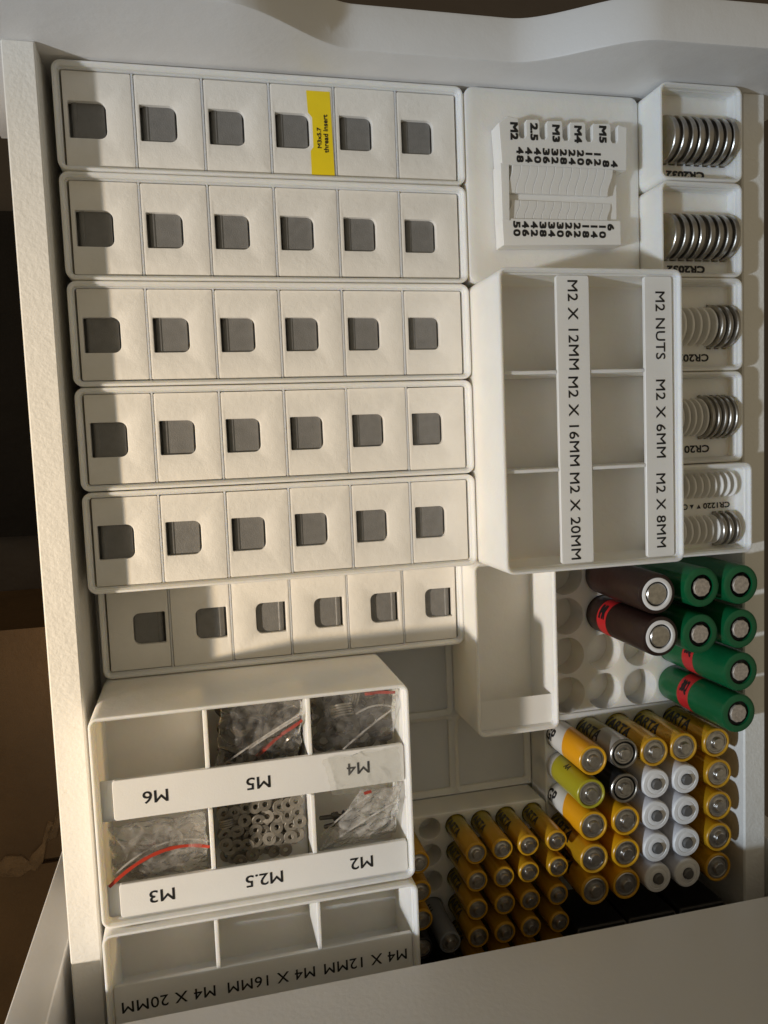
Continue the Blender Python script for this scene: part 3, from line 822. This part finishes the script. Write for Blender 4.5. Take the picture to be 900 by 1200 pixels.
# raised floor under the loose washers
O = (63, -294, 5)
mb = MB(O); mb.loft([[(44.6, -295.2, ZF + 14.5), (44.6, -331.8, ZF + 14.5), (44.6, -332, ZF + 14.5), (44.6, -332, ZF - .5), (44.6, -295.2, ZF - .5)], [(83.0, -295.2, ZF + 14.5), (83.0, -331.8, ZF + 14.5), (83.0, -332, ZF + 14.5), (83.0, -332, ZF - .5), (83.0, -295.2, ZF - .5)]])
mb.build('scoop', PLA, m6)
for k in range(4):
    wloc(49.4, -304.6 - k * .95, ZF + 19, math.radians(72), 0, .1, L25, G25, w25)
# big washers in the M4 bag
w4 = washer(5.4, 2.2, .9, METAL, 28); w4d = washer(5.4, 2.2, .9, DARKM, 28)
L4 = 'steel washer inside the clear bag in the M4 compartment'; G4 = 'washers bagged in the M4 compartment'
for k in range(5): wloc(99.5 + k * .25, -262.6 - k * 1.25, 62 - .5 * k, math.radians(64), 0, .05, L4, G4, w4)
for k in range(6): wloc(88.5 + k * 1.3, -262 - k * .8, 58 - .2 * k, 0, math.radians(-60), .5, L4, G4, w4d)
for k in range(4): wloc(104 + k * 1.2, -261.0, 57.5, math.radians(15), math.radians(75), 0, L4, G4, w4)
for x, y, z, rx, ry in ((94, -258.6, 62.5, .2, .1), (108.5, -263.5, 60.5, .1, -.2), (94, -272, 58, .2, .3), (103, -274, 57, -.2, .1), (113, -272, 56.5, .1, .2), (112, -263, 56, .3, -.1), (97, -266, 55, 0, .2), (107, -270, 55, .2, 0), (118, -266, 54, .1, .1), (93, -280, 53, .2, .1), (102, -283, 52, -.2, .2), (111, -281, 52, .1, -.2), (120, -279, 53, .2, 0), (98, -276, 55, .1, .4), (116, -286, 51, 0, .2), (89, -268, 55, .3, .3), (107, -277, 54, .5, .1)):
    wloc(x, y, z, rx, ry, 0, L4, G4, w4d)
w5 = washer(5.6, 2.7, 1.1, DARKM, 28)
L5 = 'dark washer inside the clear bag in the M5 compartment'; G5 = 'washers bagged in the M5 compartment'
for k in range(40):
    wloc(rnd.uniform(52, 80), rnd.uniform(-287, -263), 50 + rnd.uniform(0, 8), rnd.uniform(-.9, .9), rnd.uniform(-.9, .9), 0, L5, G5, w5)
# small screws in the M2 bag
def screw():
    mb = MB(); mb.lathe([(1.9, 0), (1.9, 1.6), (1.0, 1.8), (.95, 8), (.6, 8.3)], 12)
    return mb.build('small_screw', DARKM)
s0 = screw()
for k in range(9):
    o = s0 if k == 0 else s0.copy()
    if k: COL.objects.link(o)
    o.location = Vector((93.5 + rnd.uniform(-1, 12), -314 + rnd.uniform(-3, 4), 55 + rnd.uniform(0, 3))) * S
    o.rotation_euler = (rnd.uniform(1.2, 1.9), 0, rnd.uniform(-.9, .3) - 1.0)
    tag(o, 'tiny dark screw in the clear bag of the M2 compartment', 'screw', 'screws bagged in the M2 compartment')
# pale washers inside the M3 bag
w3 = washer(3.6, 1.6, .8, ZINC, 22)
for k in range(16):
    wloc(rnd.uniform(9, 38), rnd.uniform(-326, -312), 52 + rnd.uniform(0, 4), rnd.uniform(-.4, .4), rnd.uniform(-.4, .4), 0, 'pale washer under the clear bag in the M3 compartment', 'washers bagged in the M3 compartment', w3)

# ------------------------------------------------------------------ clear bags
def bag(label, corners, seed, amp, m, zip_pts=None, zfun=None, seams=(), nx=60, ny=42, flat=1.0):
    """a crumpled clear film over four corners (x,y,z), with sharp folds"""
    rd = random.Random(seed)
    c = [Vector(p) for p in corners]
    O = sum(c, Vector()) / 4
    r = tag(empty('zip_bag', O), label, 'bag')
    folds = []
    for _ in range(16):
        a = rd.uniform(0, math.pi); folds.append((math.cos(a), math.sin(a), rd.uniform(-1, 1), rd.uniform(.1, 1) * amp, rd.uniform(.05, .35)))
    mb = MB(O); vs = []; fs = []
    for side in (0, 1):
        base = len(vs)
        for j in range(ny + 1):
            for i in range(nx + 1):
                u, v = i / nx, j / ny
                p = (c[0] * (1 - u) + c[1] * u) * (1 - v) + (c[3] * (1 - u) + c[2] * u) * v
                e = min(u, 1 - u, v, 1 - v) * 2
                h = 0
                U_, V_ = u * 2 - 1, v * 2 - 1
                for (ca, sa, d, am, wd) in folds:
                    t = abs(ca * U_ + sa * V_ - d)
                    h += am * max(0, 1 - t / wd) * (1 if am > .5 * amp else -1)
                h += 1.6 * noise.noise(Vector((u * 6, v * 6, seed + side * 9))) * amp
                dome = (min(1, e * 3)) ** .5 * 2.2 * (1 if side == 0 else -1.5) * flat
                p = p + Vector((noise.noise(Vector((v * 5, 3, seed))) * 1.2, noise.noise(Vector((u * 5, 7, seed))) * 1.0, h * .55 * min(1, e * 4 + .3) + dome))
                vs.append(p)
        for j in range(ny):
            for i in range(nx):
                a = base + j * (nx + 1) + i
                fs.append([a, a + 1, a + nx + 2, a + nx + 1])
    mb.add(vs, fs); mb.build('film', m, r, 60)
    if zip_pts:
        mb = MB(O); rings = []
        w_ = 0.62
        for i, p in enumerate(zip_pts):
            p = Vector(p); d = (Vector(zip_pts[min(i + 1, len(zip_pts) - 1)]) - Vector(zip_pts[max(i - 1, 0)])).normalized()
            n_ = Vector((-d.y, d.x, 0)).normalized() * (1 + .35 * noise.noise(p * .35))
            rings.append([p + n_ * w_ + Vector((0, 0, -.1)), p + n_ * w_ + Vector((0, 0, .3)), p - n_ * w_ + Vector((0, 0, .3)), p - n_ * w_ + Vector((0, 0, -.1))])
        mb.loft(rings); mb.build('zip_strip', REDZ if 'M3' in label else REDD, r)
    for sm in seams:
        mb = MB(O); mb.tube(sm, .42, 6); mb.build('seam', FILM2, r)
    return r
def arc(p0, p1, sag, n=14, side=(0, 1, 0), wob=0.0):
    p0, p1 = Vector(p0), Vector(p1); out = []
    for i in range(n + 1):
        t = i / n
        out.append(p0.lerp(p1, t) + Vector(side) * sag * 4 * t * (1 - t) + Vector((0, 0, wob * math.sin(t * 9))))
    return out
bag('clear zip bag with red strip in the M3 compartment', [(4.2, -325.5, 64), (41.2, -325.5, 61), (41.5, -297.0, 70), (4.4, -297.6, 70)], 4, 1.3, FILM,
    arc((3.6, -320.2, 73.0), (42.2, -313.5, 66.5), 6.0, 20), seams=[arc((5.4, -316.6, 72.0), (42.0, -310.6, 67.6), 5.8, 20)])
bag('clear zip bag of dark washers with a red strip in the M5 compartment', [(46.4, -284.2, 62), (81, -284.0, 61), (82.3, -254.8, 72), (50, -256.2, 64)], 11, 1.8, FILM0,
    arc((63, -279.6, 63.2), (82.0, -264.6, 68.9), -.6, 12, (.5, -.5, 0), .6), seams=[arc((50, -280, 66), (82, -260.2, 73), .5, 14), arc((60, -274, 69), (80.5, -262.0, 73), .3, 14)])
bag('clear zip bag of steel washers in the M4 compartment', [(86.2, -284.5, 64), (121.5, -284.0, 64), (122, -255.5, 70), (86.0, -254.8, 68)], 21, 1.4, FILM0,
    arc((109, -257.4, 67.0), (121.5, -257.2, 69.6), .3, 8, (0, 1, 0), .4), seams=[arc((98, -278.3, 71.4), (120.3, -262.8, 72.8), .6, 12), arc((104, -264, 71.6), (120.3, -262.6, 72.8), 2.2, 12)])
bag('thin clear bag spilling over the M4 label from the M2 compartment', [(92, -296, 74.9), (121.5, -294, 75.2), (121.0, -279, 74.8), (89, -280, 74.9)], 31, .16, FILM00, flat=.12)
bag('clear bag of tiny screws with a small red tab in the M2 compartment', [(86.5, -326.5, 60), (121, -322.0, 62), (121.5, -296.5, 73), (104, -295.8, 73)], 41, 1.5, FILM2,
    arc((105.4, -296.8, 74.6), (108.4, -296.0, 75.2), .1, 4), seams=[arc((91.5, -321, 65), (120.5, -301.6, 74.5), .6, 14), arc((88, -317, 65), (108.4, -297.4, 75), 1.2, 14)])

# ------------------------------------------------------------------ cardboard box and added floor shade sheet at the left
O = (-230, -420, -500)
cb = tag(empty('cardboard_box', O), 'brown cardboard box with torn tape standing left of the open drawer', 'box')
mb = MB(O); mb.box(-420, -700, -519, -62, -291, -304, 1.5); mb.build('carton', CARD, cb)
mb = MB(O); mb.loft([[(-421, -290, -300), (-421, -484, -297), (-421, -484, -300), (-421, -290, -303)], [(-60, -290, -300), (-60, -484, -297), (-60, -484, -300), (-60, -290, -303)]]); mb.build('flap', CARD, cb)
mb = MB(O); mb.loft([[(-421, -488, -297), (-421, -700, -303), (-421, -700, -306), (-421, -488, -300)], [(-60, -488, -297), (-60, -700, -303), (-60, -700, -306), (-60, -488, -300)]]); mb.build('flap', CARD, cb)
rd = random.Random(5)
for k, pts in enumerate(([(-112, -492), (-104, -478), (-98, -480), (-95, -466), (-90, -452), (-84, -455), (-80, -440), (-76, -436), (-79, -450), (-84, -466), (-92, -470), (-96, -486), (-103, -494)],
            [(-134, -486), (-124, -476), (-112, -478), (-102, -489), (-114, -496), (-128, -494)])):
    c0 = Vector((sum(p[0] for p in pts) / len(pts), sum(p[1] for p in pts) / len(pts)))
    rings = []
    for sc_, z in ((1, -299), (1, -296.6), (.9, -296.2), (.55, -296.0), (.25, -296.1)):
        rings.append([((Vector(p) - c0) * sc_ + c0).to_tuple() + (z + rd.uniform(-1.2, 1.2) * (z > -297),) for p in pts])
    mb = MB(O); mb.loft(rings); mb.build('torn_paper', CARD_T, cb)

mb = MB((-300, 0, -519)); n = 24; vs = []; fs = []  # added dark sheet, imitates the shaded floor left of the drawer
for j in range(n + 1):
    for i in range(n + 1):
        x = -560 + 520 * i / n; y = -232 + 330 * j / n
        vs.append((x, y, -505 + 10 * noise.noise(Vector((x * .012, y * .02, 1))) + 8 * noise.noise(Vector((x * .03, y * .05, 4)))))
for j in range(n):
    for i in range(n):
        a = j * (n + 1) + i; fs.append([a, a + 1, a + n + 2, a + n + 1])
mb.add(vs, fs)
tag(mb.build('floor_shade_sheet', FLOOR_SHADE), 'dark rumpled sheet standing in for shade on the floor left of the drawer', 'shade sheet')
